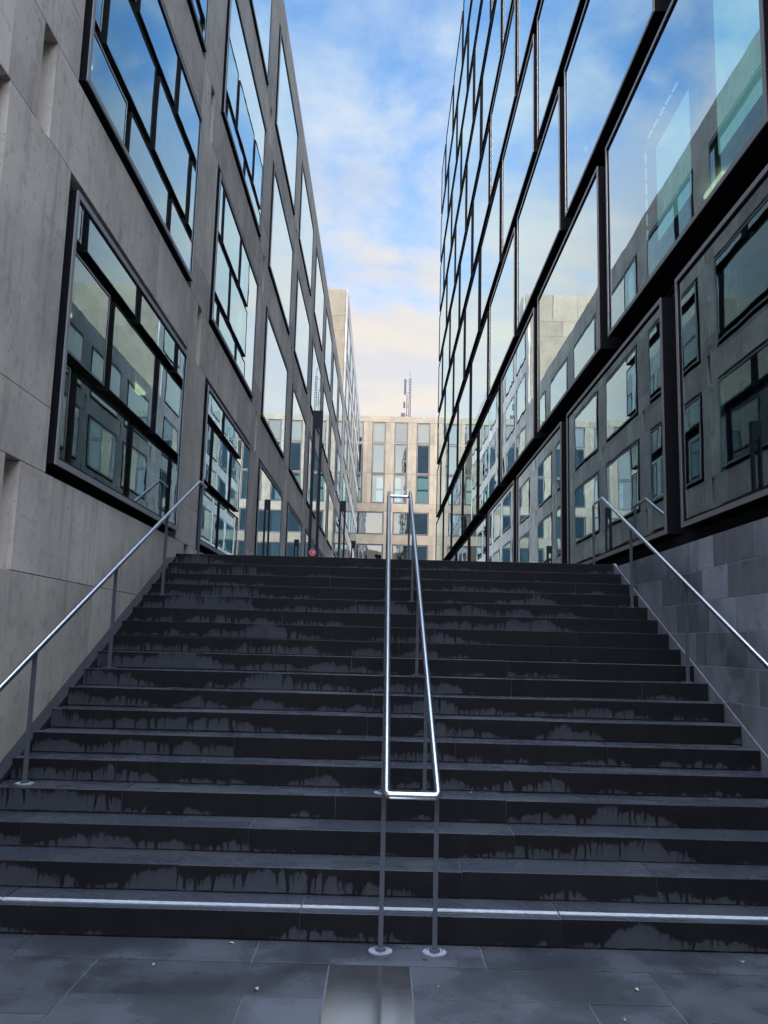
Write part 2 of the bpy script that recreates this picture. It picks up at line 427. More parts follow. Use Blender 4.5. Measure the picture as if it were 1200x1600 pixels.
# slot linings so that the recess reads as stone
pn = None
for s_ in S2 + [slotB]:
    if s_ is slotB or pn is None:
        b = MB(); b.box(-.02, s_[1] - s_[0] + .02, .121, .134, -.02, s_[3] - s_[2] + .02, M_STONE); pn_ = b.build('niche', sb, (s_[0], 0, s_[2])); pn = pn or pn_
    else: copy_tree(pn, sb, (s_[0], 0, s_[2]))
b = MB()
b.box(y_start, y_end, .36, 14, ztop - .3, ztop - .05, M_ROOF)
b.box(y_start, y_start + .3, .36, 14, 0, ztop - .31, M_STONE); b.box(y_start, y_end, 14, 14.3, 0, ztop - .05, M_STONE)
b.box(y_end - .3, y_end, .36, 14, 0, ztop - .31, M_STONE)
b.build('roof', sb)
b = MB()
for r in range(4):
    z = lv[5 + 3 * r]
    b.box(y_start + .31, y_end - .31, .36, 9, z + .15, z + .55, M_INT)
b.box(y_start + .31, y_end - .31, .36, 9, 2.3, 2.75, M_INTD)
for k in range(-1, 9): b.box(6.2 + BAY * k, 6.35 + BAY * k, .9, 8.9, 2.76, ztop - .35, M_INT)
b.box(y_start + .31, y_end - .31, 9.0, 9.2, 2.3, ztop - .35, M_INT)
b.build('interior', sb)
b = MB()
for r, k in ((0, 0), (0, 1), (1, 0)):
    z = lv[5 + 3 * r]
    for yy in (7.4, 9.6):
        for d in (1.3, 3.3): b.box(yy + BAY * k, yy + .9 + BAY * k, d, d + .12, z + .10, z + .145, M_GLOW)
b.build('ceiling_light', sb)
protoW = {}
for h in H2:
    k, r = h[4], h[5]
    hh = h[3] - h[2]
    key = round(hh, 3)
    loc = (h[0], 0, h[2])
    if key not in protoW:
        protoW[key] = window(sb, loc, h[1] - h[0], hh, None)
    else: copy_tree(protoW[key], sb, loc)

# ================================================================== TOWER beyond it, same facade plane
tw = empty('stone_tower_building', (XL, 53.02 * LK, CZ + (ZL - CZ) * LK), PI / 2, label='taller beige stone block rising above the far end of the grey facade', cat='building'); tw.scale = (LK,) * 3
TL, TH = 31.5, 21.4
lt = [0, .18, 2.75]
for r in range(6): lt += [3.61 + 3.44 * r - .0, 6.19 + 3.44 * r]
lt = sorted(set([0.] + [round(v, 2) for r in range(6) for v in (.18 + 3.44 * r, 2.75 + 3.44 * r)] + [TH]))
TH_h = []
for k in range(6):
    for r in range(6):
        if 1.0 + 5.1 * k + 4.1 < TL: TH_h.append((1.0 + 5.1 * k, 5.1 + 5.1 * k, lt[1 + 2 * r], lt[2 + 2 * r]))
cladding('stone_cladding', tw, (0, TL), lt, TH_h, M_STONE, bevel=0, gap=.012)
backing('backing_wall', tw, (.05, TL - .05), (0, TH - .05), TH_h, M_DIRT, .13, .3)
pw = None
for h in TH_h:
    loc = (h[0], 0, h[2])
    if pw is None: pw = window(tw, loc, h[1] - h[0], h[3] - h[2], None)
    else: copy_tree(pw, tw, loc)
# front wall facing the camera, in beige slabs (local: runs in +y = away to the left)
b = MB()
zc = [0, 3.4, 6.9, 10.3, 13.7, 16.1, 18.6, 19.6, TH]
for i in range(len(zc) - 1):
    xx = .14
    while xx < 14:
        w_ = [2.2, 1.6, 2.8][int(xx * 7 + i) % 3]
        b.box(-.004, .12, xx, min(14, xx + w_ - .012), zc[i], zc[i + 1] - .012, M_BEIGE); xx += w_
b.build('front_cladding', tw)
b = MB(); b.box(.125, .4, .36, 14, 0, TH - .05, M_DIRT); b.box(.4, TL, .36, 14, TH - .4, TH - .08, M_ROOF)
b.box(TL - .3, TL, .36, 14, 0, TH - .41, M_BEIGE); b.box(.41, TL - .31, 5, 5.2, 0, TH - .41, M_INTD)
for r in range(1, 6): b.box(.41, TL - .31, .36, 4.9, 2.85 + 3.44 * (r - 1), 3.5 + 3.44 * (r - 1), M_INTD)
b.build('structure_core', tw)

# ================================================================== GLASS BUILDING ON THE RIGHT (facade faces -X)
GY = 50.7; GK = 1.043
gb = empty('glass_office_building', (3.04 * GK, GY * GK, CZ * (1 - GK)), -PI / 2, label='tall office building clad in staggered dark framed mirror glass panels on the right', cat='building')
gb.scale = (GK, GK, GK)
def panel(parent, loc, W, H, near=False):
    """box-like glass panel: outer frame with bright lip, pane, and a ladder of rungs at its near end"""
    b = MB()
    b.ring(0, W, 0, H, .050, -.02, -.008, M_GREYFR if near else M_BRONZE)
    b.ring(.003, W - .003, .003, H - .003, .045, -.007, .30, M_BRONZE)
    b.ring(.052, W - .052, .052, H - .052, .022, -.004, .045, M_BLACK)
    p = b.build('glass_panel', parent, loc)
    quadmesh('pane', [(.07, .004, .07), (W - .07, .004, .07), (W - .07, .004, H - .07), (.07, .004, H - .07)], M_GLASS_R, p)
    if near:
        l = MB()
        l.box(W - .07, W + .0, .36, .43, -.02, H + .02, M_BRONZE)
        for q in range(6):
            z = .12 + q * (H - .24) / 5
            l.box(W - .05, W - .01, .302, .358, z - .025, z + .025, M_BRONZE)
            l.box(W - .04, W + .14, .42, .49, z - .02, z + .02, M_BLACK)
        l.box(W + .03, W + .045, .50, .515, 0, H, M_SILVER)
        l.build('ladder_bracket', p)
    return p
rows = [(2.93, 5.60)] + [(5.96 + 3.19 * i, 8.79 + 3.19 * i) for i in range(8)]
PB = 5.48
protoP = {}
for i, (z0, z1) in enumerate(rows):
    ph = 8.99 if i % 2 == 0 else 11.73
    n = math.ceil((ph - 1.0) / PB)
    edges = [ph + PB * j for j in range(-n, 9)]
    ed = sorted(set([.95] + [e for e in edges if 1.5 < e < GY - .8] + [GY + .2]))
    for a, c in zip(ed, ed[1:]):
        y0, y1 = a + .235, c - .235
        if a == .95: y0 = 1.0
        if c > GY: y1 = GY
        W, H = y1 - y0, z1 - z0
        near = y0 < 22
        loc = (GY - y1, 0, z0)
        key = (round(W, 2), round(H, 2), near)
        if key in protoP: copy_tree(protoP[key], gb, loc)
        else: protoP[key] = panel(gb, loc, W, H, near)
ztopR = rows[-1][1] + .12
b = MB()     # core: slab edges and inner facade posts in the cavity
for i, (z0, z1) in enumerate(rows):
    b.box(.05, GY - 1.05, .55, .9, z1 - .35, (rows[i + 1][0] + .25) if i < 8 else ztopR, M_BLACK)
    b.box(.06, GY - 1.06, .32, .54, z1 + .10, z1 + .16, M_BLACK)      # grating in the cavity
    if i < 4:
        for j in range(28): b.box(.3 + GY - 30 + j, .3 + GY - 30 + j + .35, .25, .27, z1 + .17, z1 + .19, M_SILVER)
b.box(.05, GY - 1.05, .10, .9, 2.78, 2.90, M_BLACK)
b.box(0, GY - 1.0, .58, 16, ztopR - .3, ztopR, M_ROOF)
b.box(0, .2, .58, 16, 0, ztopR - .31, M_TEAL); b.box(GY - 1.2, GY - 1.0, .58, 16, 2.79, ztopR - .31, M_BRONZE); b.box(0, GY - 1, 16, 16.3, 0, ztopR, M_BRONZE)
b.build('facade_structure', gb)
b = MB()
for i, (z0, z1) in enumerate(rows):
    b.box(.21, GY - 1.21, .95, 10, z1 - .30, z1 + .10, M_INT)
    for j in range(0, 18): b.box(2.76 * j + 1.5, 2.76 * j + 1.62, .62, .78, z0 + .3, z1 - .36, M_BRONZE)
b.box(.21, GY - 1.21, 10.0, 10.2, 2.8, ztopR - .35, M_INT)
b.box(.21, GY - 1.21, .95, 10, 2.6, 2.75, M_INTD)
b.build('interior', gb)
# pale blinds seen through the near panes
blinds = [ (2, 10.6, 11.7, 9.4, 11.5), (1, 14.0, 14.9, 6.3, 8.3), (0, 9.9, 10.6, 3.3, 5.1), (2, 15.8, 16.9, 9.4, 11.4), (3, 11.6, 12.6, 12.6, 14.6)]
for i, a, c, z0, z1 in blinds:
    q = MB(); q.box(GY - c, GY - a, .92, .935, z0, z1, M_BLIND); q.build('blind', gb)
q = MB()
for (yy, zz, d) in ((8.9, 8.38, 2.0), (11.4, 8.38, 1.6), (7.4, 5.2, 2.), (12.5, 8.38, 3.), (10.0, 5.2, 3.)):
    q.box(GY - yy - .7, GY - yy, d, d + .16, zz, zz + .05, M_GLOW)
q.build('ceiling_light', gb)
q = MB()
for i, a, c, z0, z1 in blinds[:1] + blinds[3:]: q.box(GY - c, GY - a, .62, .80, z1 + .06, z1 + .10, M_TUBE)
q.build('added_blind_light', gb)  # unseen strips added in front of the blinds to brighten them
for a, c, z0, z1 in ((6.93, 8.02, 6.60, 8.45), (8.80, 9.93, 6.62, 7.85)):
    q = MB(); q.box(GY - c, GY - a, .20, .212, z0, z1, M_GLOWB); q.build('blind', gb)  # these two blinds glow by themselves
    q = MB(); n = 5; st_ = (c - a) / n
    for j in range(n): q.box(GY - c + j * st_ + .03, GY - c + (j + 1) * st_ - .03, .085, .105, z1 + .10, z1 + .108, M_TUBE)
    for j in range(6 if c > 9 else 0): q.box(GY - c - .088, GY - c - .082, .085, .105, z0 + j * (z1 - z0) / 6 + .03, z0 + (j + 1) * (z1 - z0) / 6 - .03, M_TUBE)
    q.build('light_line', gb)
# tiled base wall next to the stair (local x = GY - Y)
b = MB()
lev = [0.06, .36, .66, .96, 1.265, 1.56, 1.865, 2.155, 2.455, 2.755]
random.seed(11)
for i in range(9):
    y = 1.0
    first = [7.42 - 6.0, 7.75 - 6.3, 7.42 - 6.0][i % 3] + .22 * (i % 4)
    y2 = 1.0 + (first % .7)
    while y < 12.2:
        if y2 - y > .05: b.box(GY - min(y2, 12.2) + .004, GY - y - .004, .02, .06, lev[i] + .004, lev[i + 1] - .004, M_TILE)
        y = y2; y2 = y + random.choice((.3, .6, .6, .6, .9))
b.box(GY - 12.2, GY - 1.0, .02, .06, -.05, .055, M_TILE)
rw = empty('tiled_side_wall', (XR - .02, GY, 0), -PI / 2, label='low wall of blue grey stone blocks beside the right flank of the stair', cat='wall')
b.build('stone_block_facing', rw, bevel=.0015)
b = MB(); b.box(GY - 12.2, GY - 1.0, .0225, .6, -.1, 2.752, M_MORTAR); b.box(GY - 12.2, GY - 1.0, .08, .6, 2.753, 2.775, M_BLACK)
b.build('wall_core', rw)
b = MB(); b.box(.2, GY - 12.5, .05, .6, -.1, 2.9, M_BLACK); b.build('plinth', gb)

# ================================================================== FAR COURTYARD BUILDING (faces -Y)
FY = 88.0
FX0, FX1 = -15.0, 26.0
fb = empty('courtyard_building', (FX0 * FK, FY * FK, CZ + (ZL - CZ) * FK), 0, label='pale beige stone office building with tall narrow windows closing the far end of the passage', cat='building'); fb.scale = (FK,) * 3
FH = 25.2 - ZL
PCH = 2.31
fz = [0, 1.1, 2.4, 3.0, 5.6, 6.9, 9.2, 10.1, 12.6, 13.12, 13.18, 16.32, 16.42, 16.50, 19.43, 19.50, 21.72, FH]
def fl(z): return z - ZL
A = fl
zrows = [('w', A(9.0), A(11.75)), ('w', A(12.75), A(15.1)), ('n', A(16.0), A(19.05)), ('n', A(19.12), A(22.25)), ('n', A(22.35), A(24.55))]
FHs = []
c0 = -1.51 - FX0
kk = range(-6, 12)
for typ, z0, z1 in zrows:
    if typ == 'n':
        for k in kk:
            x = c0 + PCH * k
            if 0 < x and x + 1.37 < FX1 - FX0: FHs.append((x, x + 1.37, z0, z1, typ, k))
    else:
        for j in range(-3, 6):
            x = c0 + PCH * (2 * j + 1)
            if 0 < x and x + 3.68 < FX1 - FX0: FHs.append((x, x + 3.68, z0, z1, typ, j))
for z0, z1 in ((A(5.3), A(8.0)), (A(2.95), A(4.8))):
    for j in range(-3, 6):
        x = c0 + PCH * (2 * j + 1)
        if 0 < x and x + 3.68 < FX1 - FX0: FHs.append((x, x + 3.68, z0, z1, 'w', j))
flv = sorted(set([0., FH, FH - .62] + [round(h[2], 4) for h in FHs] + [round(h[3], 4) for h in FHs]))
H3 = [(h[0], h[1], round(h[2], 4), round(h[3], 4)) for h in FHs]
def fsplit(i, z0, z1):
    return [c0 + PCH * k - .47 + (0 if i % 2 else .35) for k in range(-6, 14)]
cladding('stone_cladding', fb, (0, FX1 - FX0), flv, H3, M_BEIGE, gap=.012, bevel=0, split=fsplit)
backing('backing_wall', fb, (.1, FX1 - FX0 - .1), (0, FH - .05), H3, M_BEIGE, .13, .4)
protoF = {}
random.seed(3)
for h, h3 in zip(FHs, H3):
    W, H = h3[1] - h3[0], h3[3] - h3[2]
    narrow = h[4] == 'n'
    cur = None
    if narrow and abs(h3[2] - round(A(16.0), 4)) < .01: cur = None if h[5] % 3 != 1 else ('curtain', W * .62, W * .93)
    elif narrow and abs(h3[2] - round(A(19.12), 4)) < .01 and h[5] % 3 != 2: cur = ('curtain', .2, W * (.55 if h[5] % 3 else .9))
    elif narrow and h3[2] > A(22.) and h[5] % 2 == 0: cur = ('curtain', .12, W - .12)
    elif not narrow: cur = ('curtain', W * .06, W * .30) if h[5] % 2 else ('curtain', W * .30, W * .62)
    key = (round(W, 2), round(H, 2), cur)
    loc = (h3[0], 0, h3[2])
    if key in protoF: copy_tree(protoF[key], fb, loc)
    else: protoF[key] = window(fb, loc, W, H, None, gap=(.05, .05, .05, .05), glassm=M_GLASS_F, proud=-.05, lip=.06, framem=M_GREYFR, curtain=cur, rec=.02)
b = MB()
for z in (A(8.2), A(12.), A(15.3), A(22.3)): b.box(.4, FX1 - FX0 - .4, .41, 5.8, z, z + .25, M_INT)
for k in kk: b.box(c0 + PCH * k - .55, c0 + PCH * k - .42, .42, 1.6, 0, FH - .5, M_INT)
b.build('interior', fb)
bh = []
for k in kk:
    f0, f1 = ((.40, .90), (.10, .55), (.12, .92))[k % 3]
    for z0, z1 in ((16.15, 17.35), (17.52, 18.72)):
        xw = -1.51 + PCH * k
        q = lambda v: v * 94. / 88. - FX0
        bh.append((round(q(xw + 1.37 * f0), 3), round(q(xw + 1.37 * f1), 3), round(1.68 + (z0 - 1.68) * 94 / 88 - ZL, 3), round(1.68 + (z1 - 1.68) * 94 / 88 - ZL, 3)))
bh = [h for h in bh if h[0] > .5 and h[1] < FX1 - FX0 - .5]
backing('back_wall', fb, (.31, FX1 - FX0 - .31), (0, FH - .36), bh, M_INT, 6.0, 6.3)
b = MB()
for h in bh: b.quad([(h[0], 6.1, h[2]), (h[1], 6.1, h[2]), (h[1], 6.1, h[3]), (h[0], 6.1, h[3])], M_GLASS_G)
b.build('back_window_glazing', fb)
b = MB(); b.box(0, FX1 - FX0, .41, 6.3, FH - .35, FH - .1, M_ROOF); b.box(0, .3, .41, 6.3, 0, FH - .36, M_BEIGE); b.box(FX1 - FX0 - .3, FX1 - FX0, .41, 6.3, 0, FH - .36, M_BEIGE)
b.build('roof', fb)

# antenna mast on its roof
am = empty('antenna_mast', (2.32 * FK, 89.2 * FK, CZ + (25.09 - CZ) * FK), 0, label='grey lattice antenna mast with panel antennas on the roof of the beige building', cat='antenna')
b = MB()
for dx in (-.09, .09):
    for dy in (-.09, .09): b.box(dx - .03, dx + .03, dy - .03, dy + .03, 0, 4.75, M_RAILING)
for q in range(16):
    z = .1 + q * .3
    for dy in (-.11, .11):
        b.tube([(-.11, dy, z), (.11, dy, z + .28)], .02, M_RAILING, 6)
    for dx in (-.11, .11): b.tube([(dx, -.11, z), (dx, .11, z + .28)], .02, M_RAILING, 6)
b.build('mast', am)
b = MB(); b.tube([(0, 0, 4.7), (-.05, 0, 5.8)], .018, M_RAILING, 6); b.build('lightning_rod', am)
b = MB(); b.tube([(-.32, 0, 0), (-.32, 0, 3.0)], .045, M_RAILING, 8)
for z in (.6, 1.5, 2.4): b.tube([(-.32, 0, z), (-.1, 0, z)], .025, M_RAILING, 6)
b.build('side_pole', am)
for (x0, x1, z0, z1) in ((-.66, -.42, 3.0, 4.75), (-.72, -.5, 1.45, 2.15), (-.95, -.5, .05, .85)):
    b = MB(); b.box(x0, x1, -.10, .08, z0, z1, M_RAILING)
    b.tube([((x0 + x1) / 2, 0, z0 + .2), (-.1, 0, z0 + .2)], .02, M_RAILING, 6); b.tube([((x0 + x1) / 2, 0, z1 - .25), (-.1, 0, z1 - .25)], .02, M_RAILING, 6)
    b.build('panel_antenna', am, bevel=.02)

# ================================================================== STAIRCASE
st = empty('staircase', (0, Y1, 0), 0, label='wide flight of dark wet stone steps with water stains climbing between the two buildings', cat='stairs')
random.seed(21)
XS = -2.735
strip_x = None
for k in range(1, 19):
    b = MB(); x = XS; xe = XR - .01
    cuts = [x]; c = x + random.uniform(.35, 1.6)
    while c < xe - .35: cuts.append(c); c += random.choice((1.2, 1.5, 1.5, 1.75))
    cuts.append(xe)
    dep = T_ + .03 if k < 18 else .40
    for a, c in zip(cuts, cuts[1:]):
        dz = random.uniform(-.003, .002); dy = random.uniform(-.003, .003)
        b.box(a + .0022, c - .0022, dy, dep, -R_ + .002, dz, M_BASALT)
    o = b.build('step', st, loc=(0, (k - 1) * T_, k * R_), bevel=.0035)
    if k == 1:
        s = MB()
        for a, c in zip(cuts, cuts[1:]): s.box(a + .004, c - .004, .080, .132, .0, .0045, M_WHITE)
        s.build('tactile_strip', o)
b = MB()     # sloping core so that nothing shows through the joints
for k in range(1, 19):
    y = (k - 1) * T_ + .012
    b.box(XS + .005, XR - .015, y, y + (T_ if k < 18 else .3), (k - 1) * R_ - .15, k * R_ - .005, M_JOINT)
b.build('stair_core', st)
def skirt(x0, x1, up, m):
    b = MB(); L = 18 * T_; n = len(b.v)
    lo = [(0, -.02), (L - T_, ZL - R_ - .02)]
    prof = [(-.16, -.01), (-.16, up + .03), (0 - 0, R_ + up), (17 * T_, ZL + up), (17 * T_ + .38, ZL + up * .3 + .004), (17 * T_ + .38, ZL - .5), (17 * T_, ZL - .5), (.3, -.01)]
    P = len(prof)
    b.v += [(x0, p[0], p[1]) for p in prof] + [(x1, p[0], p[1]) for p in prof]
    b.f.append(tuple(range(P))); b.f.append(tuple(range(P, 2 * P))[::-1]); b.m += [b.mi(m)] * 2
    for i in range(P): b.f.append((i, (i + 1) % P, P + (i + 1) % P, P + i)); b.m.append(0)
    return b.build('side_skirting', st)
skirt(XL + .001, XS - .002, -.06, M_CURB)
skirt(XR - .009, XR + .018, .012, M_TILE)

# ================================================================== GROUND
b = MB(); b.box(-700, 700, -500, 900, -.5, -.012, M_ASPH); tag(b.build('ground'), kind='structure')
b = MB(); b.box(-120, 120, Y1 + 17 * T_ + .401, 260, -.4, ZL - .004, M_PAVE); tag(b.build('terrace'), kind='structure')
b = MB(); random.seed(5)
def slab(x0, x1, y0, y1, m=M_PAVE):
    g = .0042; dz = random.uniform(-.0012, .0012)
    b.box(x0 + g, x1 - g, y0 + g, y1 - g, -.011, dz, m)
XE0, XE1 = XL + .004, XR - .004
xs = [XE0, -1.93, -.65, .6, 1.84, XE1]
for a, c in zip(xs, xs[1:]): slab(a, c, 4.90, Y1 - .003)
slab(-.235, .195, 3.2, 3.86, M_SLAB)
n_ = len(b.v)         # slab tipped a few millimetres towards the street to catch the sky glint
b.box(-.2308, .1908, 3.8642, 4.8958, -.0112, .0040, M_SLAB)
b.v[n_:] = [(x_, y_, z_ if z_ < 0 else .0010 - .0075 * (4.8958 - y_) / 1.0316) for x_, y_, z_ in b.v[n_:]]
def rowfill(x0, x1, y0, y1, cuts):
    e = [x0] + [c for c in cuts if x0 < c < x1] + [x1]
    for a, c in zip(e, e[1:]): slab(a, c, y0, y1)
rowfill(-1.46, -.235, 4.45, 4.90, []); rowfill(.195, 1.45, 4.47, 4.90, [])
rowfill(-1.46, -.235, 4.0, 4.45, [-.62]); rowfill(.195, 1.45, 4.0, 4.47, [1.04])
slab(XE0, -1.46, 4.2, 4.9); slab(1.45, XE1, 4.2, 4.9); slab(XE0, -1.46, 3.2, 4.2); slab(1.45, XE1, 3.2, 4.2)
rowfill(-1.46, -.235, 3.2, 4.0, [-.9]); rowfill(.195, 1.45, 3.2, 4.0, [.8])
y = 3.2
while y > -9:
    x = -12 if y < 1 else XE0; xe = 12 if y < 1 else XE1
    y2 = y - .6
    if y >= .6 and y2 < 1 and False: pass
    while x < xe:
        w = random.choice((.9, 1.2, 1.5)); c = min(xe, x + w); slab(x, c, y2, y); x = c
    y = y2
b.box(XE0, XE1, 3.0, Y1 - .004, -.0115, -.006, M_JOINT)
tag(b.build('pavement', bevel=.0015), kind='structure')

# ================================================================== HANDRAILS
RH = .0212
def zr(y): return 2.36 + .4329 * (y - 8.33)
def post(parent, x, y, z0, z1, plate=True, hw=.017):
    b = MB(); w = .012
    b.box(-hw, hw, -w * .6, w * .6, 0, z1 - z0, M_POST)
    p = b.build('post', parent, (x, y, z0), bevel=.002)
    if plate:
        q = MB(); n = 24
        q.tube([(0, 0, 0.0005), (0, 0, .006)], .066, M_PLATE if z0 < .7 else M_POST, n); q.tube([(0, 0, .006), (0, 0, .02)], .03, M_POST, 16)
        for a in range(3):
            an = a * 2.1 + .4; q.tube([(.047 * math.cos(an), .047 * math.sin(an), .006), (.047 * math.cos(an), .047 * math.sin(an), .010)], .007, M_STEEL, 8)
        q.build('base_plate', p)
    return p
def single_rail(name, X, label, ytop):
    e = empty(name, (X, Y1, 0), 0, label=label, cat='handrail')
    yb = 4.55
    b = MB()
    pts = [(0, yb - .30 - Y1, zr(yb)), (0, yb - Y1, zr(yb)), (0, ytop - Y1, zr(ytop)), (0, ytop + .42 - Y1, zr(ytop))]
    b.tube(fillet(pts, .03), RH, M_STEEL, 18)
    b.build('rail', e, smooth=True)
    for k in (None, 4, 9, 14, 19):
        if k is None: y, z = 4.70, .0
        else: y, z = Y1 + (k - 1) * T_ + .175, min(k, 18) * R_
        top = zr(y) if y < ytop else zr(ytop)
        post(e, 0, y - Y1, z, top - .012)
    return e
single_rail('handrail', -2.555, 'stainless steel handrail on flat posts beside the grey stone wall on the left', 11.70)
single_rail('handrail', 2.885, 'stainless steel handrail on flat posts beside the dark tiled wall on the right', 11.36)
cr = empty('double_handrail', (.19, 5.1, 0), 0, label='double stainless steel handrail loop standing in the middle of the stair', cat='handrail')
xa, xb = .048 - .19, .338 - .19
y0 = 5.02; yt = 11.70
sl = .4329
def zc(y): return .85 + sl * (y - 5.02)
loop = [(0, y0, zc(y0)), (xa, y0, zc(y0)), (xa, yt, zc(yt)), (xa, yt + .34, zc(yt)), (xb, yt + .34, zc(yt)), (xb, yt, zc(yt)), (xb, y0, zc(y0)), (0, y0, zc(y0))]
loop = [(p[0], p[1] - 5.1, p[2]) for p in loop]
b = MB(); f = fillet(loop, .03, 7); b.tube(f, RH, M_STEEL, 18, caps=False); b.build('rail', cr, smooth=True)
for x in (xa - .012, xb - .002):
    for k in (0, 4, 9, 14, 19):
        if k == 0: y, z = 5.115, 0.
        else: y, z = Y1 + (k - 1) * T_ + .175, min(k, 18) * R_
        top = zc(min(y, yt))
        post(cr, x, y - 5.1, z, top - .012, hw=.0135)

# ================================================================== LAMPS on the terrace
def lamp(y, label, x=-1.49):
    e = empty('bollard_lamp', (x, y, ZL), 0, label=label, cat='street lamp', group='tall slotted lamps along the passage')
    H = 3.80; w = .105; d = .07
    for s in (-1, 1):
        b = MB(); b.box(s * w - (.055 if s > 0 else 0), s * w + (0 if s > 0 else .055), -d, d, .72, H - .36, M_LAMP); b.build('post', e, bevel=.004)
    b = MB(); b.box(-w, w, -d, d, 0, .72, M_LAMP); b.box(-w - .015, w + .015, -d - .015, d + .015, 0.0, .02, M_LAMP); b.build('base', e, bevel=.004)
    b = MB(); b.box(-w, w, -d, d, H - .36, H, M_LAMP); b.box(-.04, .04, -.05, .05, H - .372, H - .36, M_WSTK); b.build('lamp_head', e, bevel=.004)
    return e
l1 = lamp(18.1, 'tallest looking dark slotted lamp, the nearest, with a round red sticker on its base')
lamp(30.0, 'middle of the three dark slotted lamps standing in front of the stone facade')
lamp(41.8, 'smallest looking dark slotted lamp, farthest away and nearly hidden at the facade')
b = MB(); n = 32; cy = -.0715
def disc(r, y, m, r0=0):
    for i in range(n):
        a, c = 2 * PI * i / n, 2 * PI * (i + 1) / n
        if r0: b.quad([(r0 * math.cos(a), y, r0 * math.sin(a)), (r * math.cos(a), y, r * math.sin(a)), (r * math.cos(c), y, r * math.sin(c)), (r0 * math.cos(c), y, r0 * math.sin(c))], m)
        else: b.quad([(0, y, 0), (r * math.cos(a), y, r * math.sin(a)), (r * math.cos(c), y, r * math.sin(c))], m)
disc(.078, -.0008, M_RED); disc(.062, -.0018, M_WSTK, .055)
for poly in ([(-.038, .012), (.036, .026), (.030, .014), (-.010, .004)], [(-.010, .004), (.006, .006), (.024, -.026), (.008, -.022)], [(.006, .012), (.030, .014), (.036, -.006), (.022, -.002)]):
    b.quad([(p[0], -.0026, p[1]) for p in poly], M_WSTK)
o = b.build('sticker', l1, (-.005, -.0705, .755 - .04)); o['label'] = 'round red sticker with a white emblem'
o.location = (-.005, -.0702, .745)
b = MB(); b.box(-.08, .08, .0002, .01, -.08, .08, M_LAMP); b.build('sticker_plate', l1, (-.005, -.0705, .745))

# ================================================================== small litter on the steps
leaves = [(.68, 6.60, 4 * R_, 'tiny pale leaf on the step beside the centre rail'), (2.44, 6.57, 4 * R_, 'tiny pale leaf near the right end of a lower step'),
          (2.37, 7.78, 1.085, 'tiny pale leaf on a step below the right handrail'), (2.9, 8.3, 9 * R_, 'tiny pale leaf at the foot of the right handrail post'),
          (-1.14, 4.82, .001, 'light crumb of leaf on the paving to the left'), (-.57, 4.54, .001, 'light leaf fragment on the paving left of the pale slab'),
          (.165, 5.17, .001, 'crumpled leaf between the two base plates of the centre rail'), (2.03, 5.09, .001, 'light leaf fragment on the paving far right'),
          (1.32, 4.65, .001, 'small leaf fragment on the wet paving right of the pale slab'), (.33, 4.62, .001, 'small leaf fragment just right of the pale slab'),
          (1.16, 4.29, .001, 'pale twig scrap at the bottom edge of the paving'), (-.8, 5.17, .001, 'leaf scrap against the lowest riser')]
for i, (x, y, z, lab) in enumerate(leaves):
    b = MB(); a = i * 1.7; s = .0045 + .0035 * (i % 3)
    ring = [(math.cos(t) * s * 1.5, math.sin(t) * s * (.8 + .2 * math.sin(3 * t)), .004 + .004 * math.sin(2 * t + i)) for t in [2 * PI * q / 9 for q in range(9)]]
    for p, q in zip(ring, ring[1:] + ring[:1]): b.quad([(0, 0, .003), p, q], M_LEAF)
    o = b.build('leaf', None, (x, y, z + .002)); o.rotation_euler.z = a
    tag(o, lab, 'leaf', 'scraps of leaf on the stair and paving')

# ================================================================== unseen building added behind the camera to keep sun off the stair
sbk = empty('added_shade_building', (0, -24, 0), 0, label='unseen plain building added behind the viewpoint to shade the stair from the sun', cat='building')
b = MB(); b.box(-34, 34, -14, 0, 0, 24, M_BEIGE); b.build('wall', sbk)
b = MB()
for r in range(7):
    for k in range(18): b.box(-28.5 + 3.3 * k, -26.9 + 3.3 * k, -.05, .02, 1.2 + 3.3 * r, 3.1 + 3.3 * r, M_BRONZE)
b.build('window_band', sbk)

# ================================================================== SKY, SUN
SUN_EL, SUN_AZ = math.radians(24), math.radians(6)      # sun low behind the camera, a touch to the left
w = D.worlds.new('World'); SC.world = w; w.use_nodes = True
nt = w.node_tree
for n_ in list(nt.nodes): nt.nodes.remove(n_)
sky = N(nt, 'ShaderNodeTexSky', sky_type='NISHITA', sun_disc=False, sun_elevation=SUN_EL, sun_rotation=PI + SUN_AZ, altitude=100, air_density=1.0, dust_density=.6, ozone_density=1.6)
gen = N(nt, 'ShaderNodeTexCoord').outputs['Generated']
s3 = N(nt, 'ShaderNodeSeparateXYZ', {0: gen}); zz = M(nt, 'MAXIMUM', s3.outputs[2], .0)
den = M(nt, 'ADD', zz, .28)
cp = N(nt, 'ShaderNodeCombineXYZ', {0: M(nt, 'DIVIDE', s3.outputs[0], den), 1: M(nt, 'DIVIDE', s3.outputs[1], den), 2: .35}).outputs[0]
wp = NOISE(nt, cp, 1.3, 3, .5)
cp2 = N(nt, 'ShaderNodeVectorMath', {0: cp, 1: N(nt, 'ShaderNodeCombineXYZ', {0: M(nt, 'MULTIPLY', wp, .5), 1: M(nt, 'MULTIPLY', wp, .25), 2: 14.3}).outputs[0]}, operation='ADD').outputs[0]
c1 = NOISE(nt, cp2, 2.4, 8, .58)
c2 = NOISE(nt, cp2, 7.5, 6, .6)
cov = M(nt, 'ADD', M(nt, 'MULTIPLY', M(nt, 'SUBTRACT', M(nt, 'ADD', M(nt, 'MULTIPLY', c1, .72), M(nt, 'MULTIPLY', c2, .28)), .5), 1.9), .5)
low = N(nt, 'ShaderNodeMapRange', {0: zz, 1: .58, 2: .36, 3: .04, 4: .50}).outputs[0]
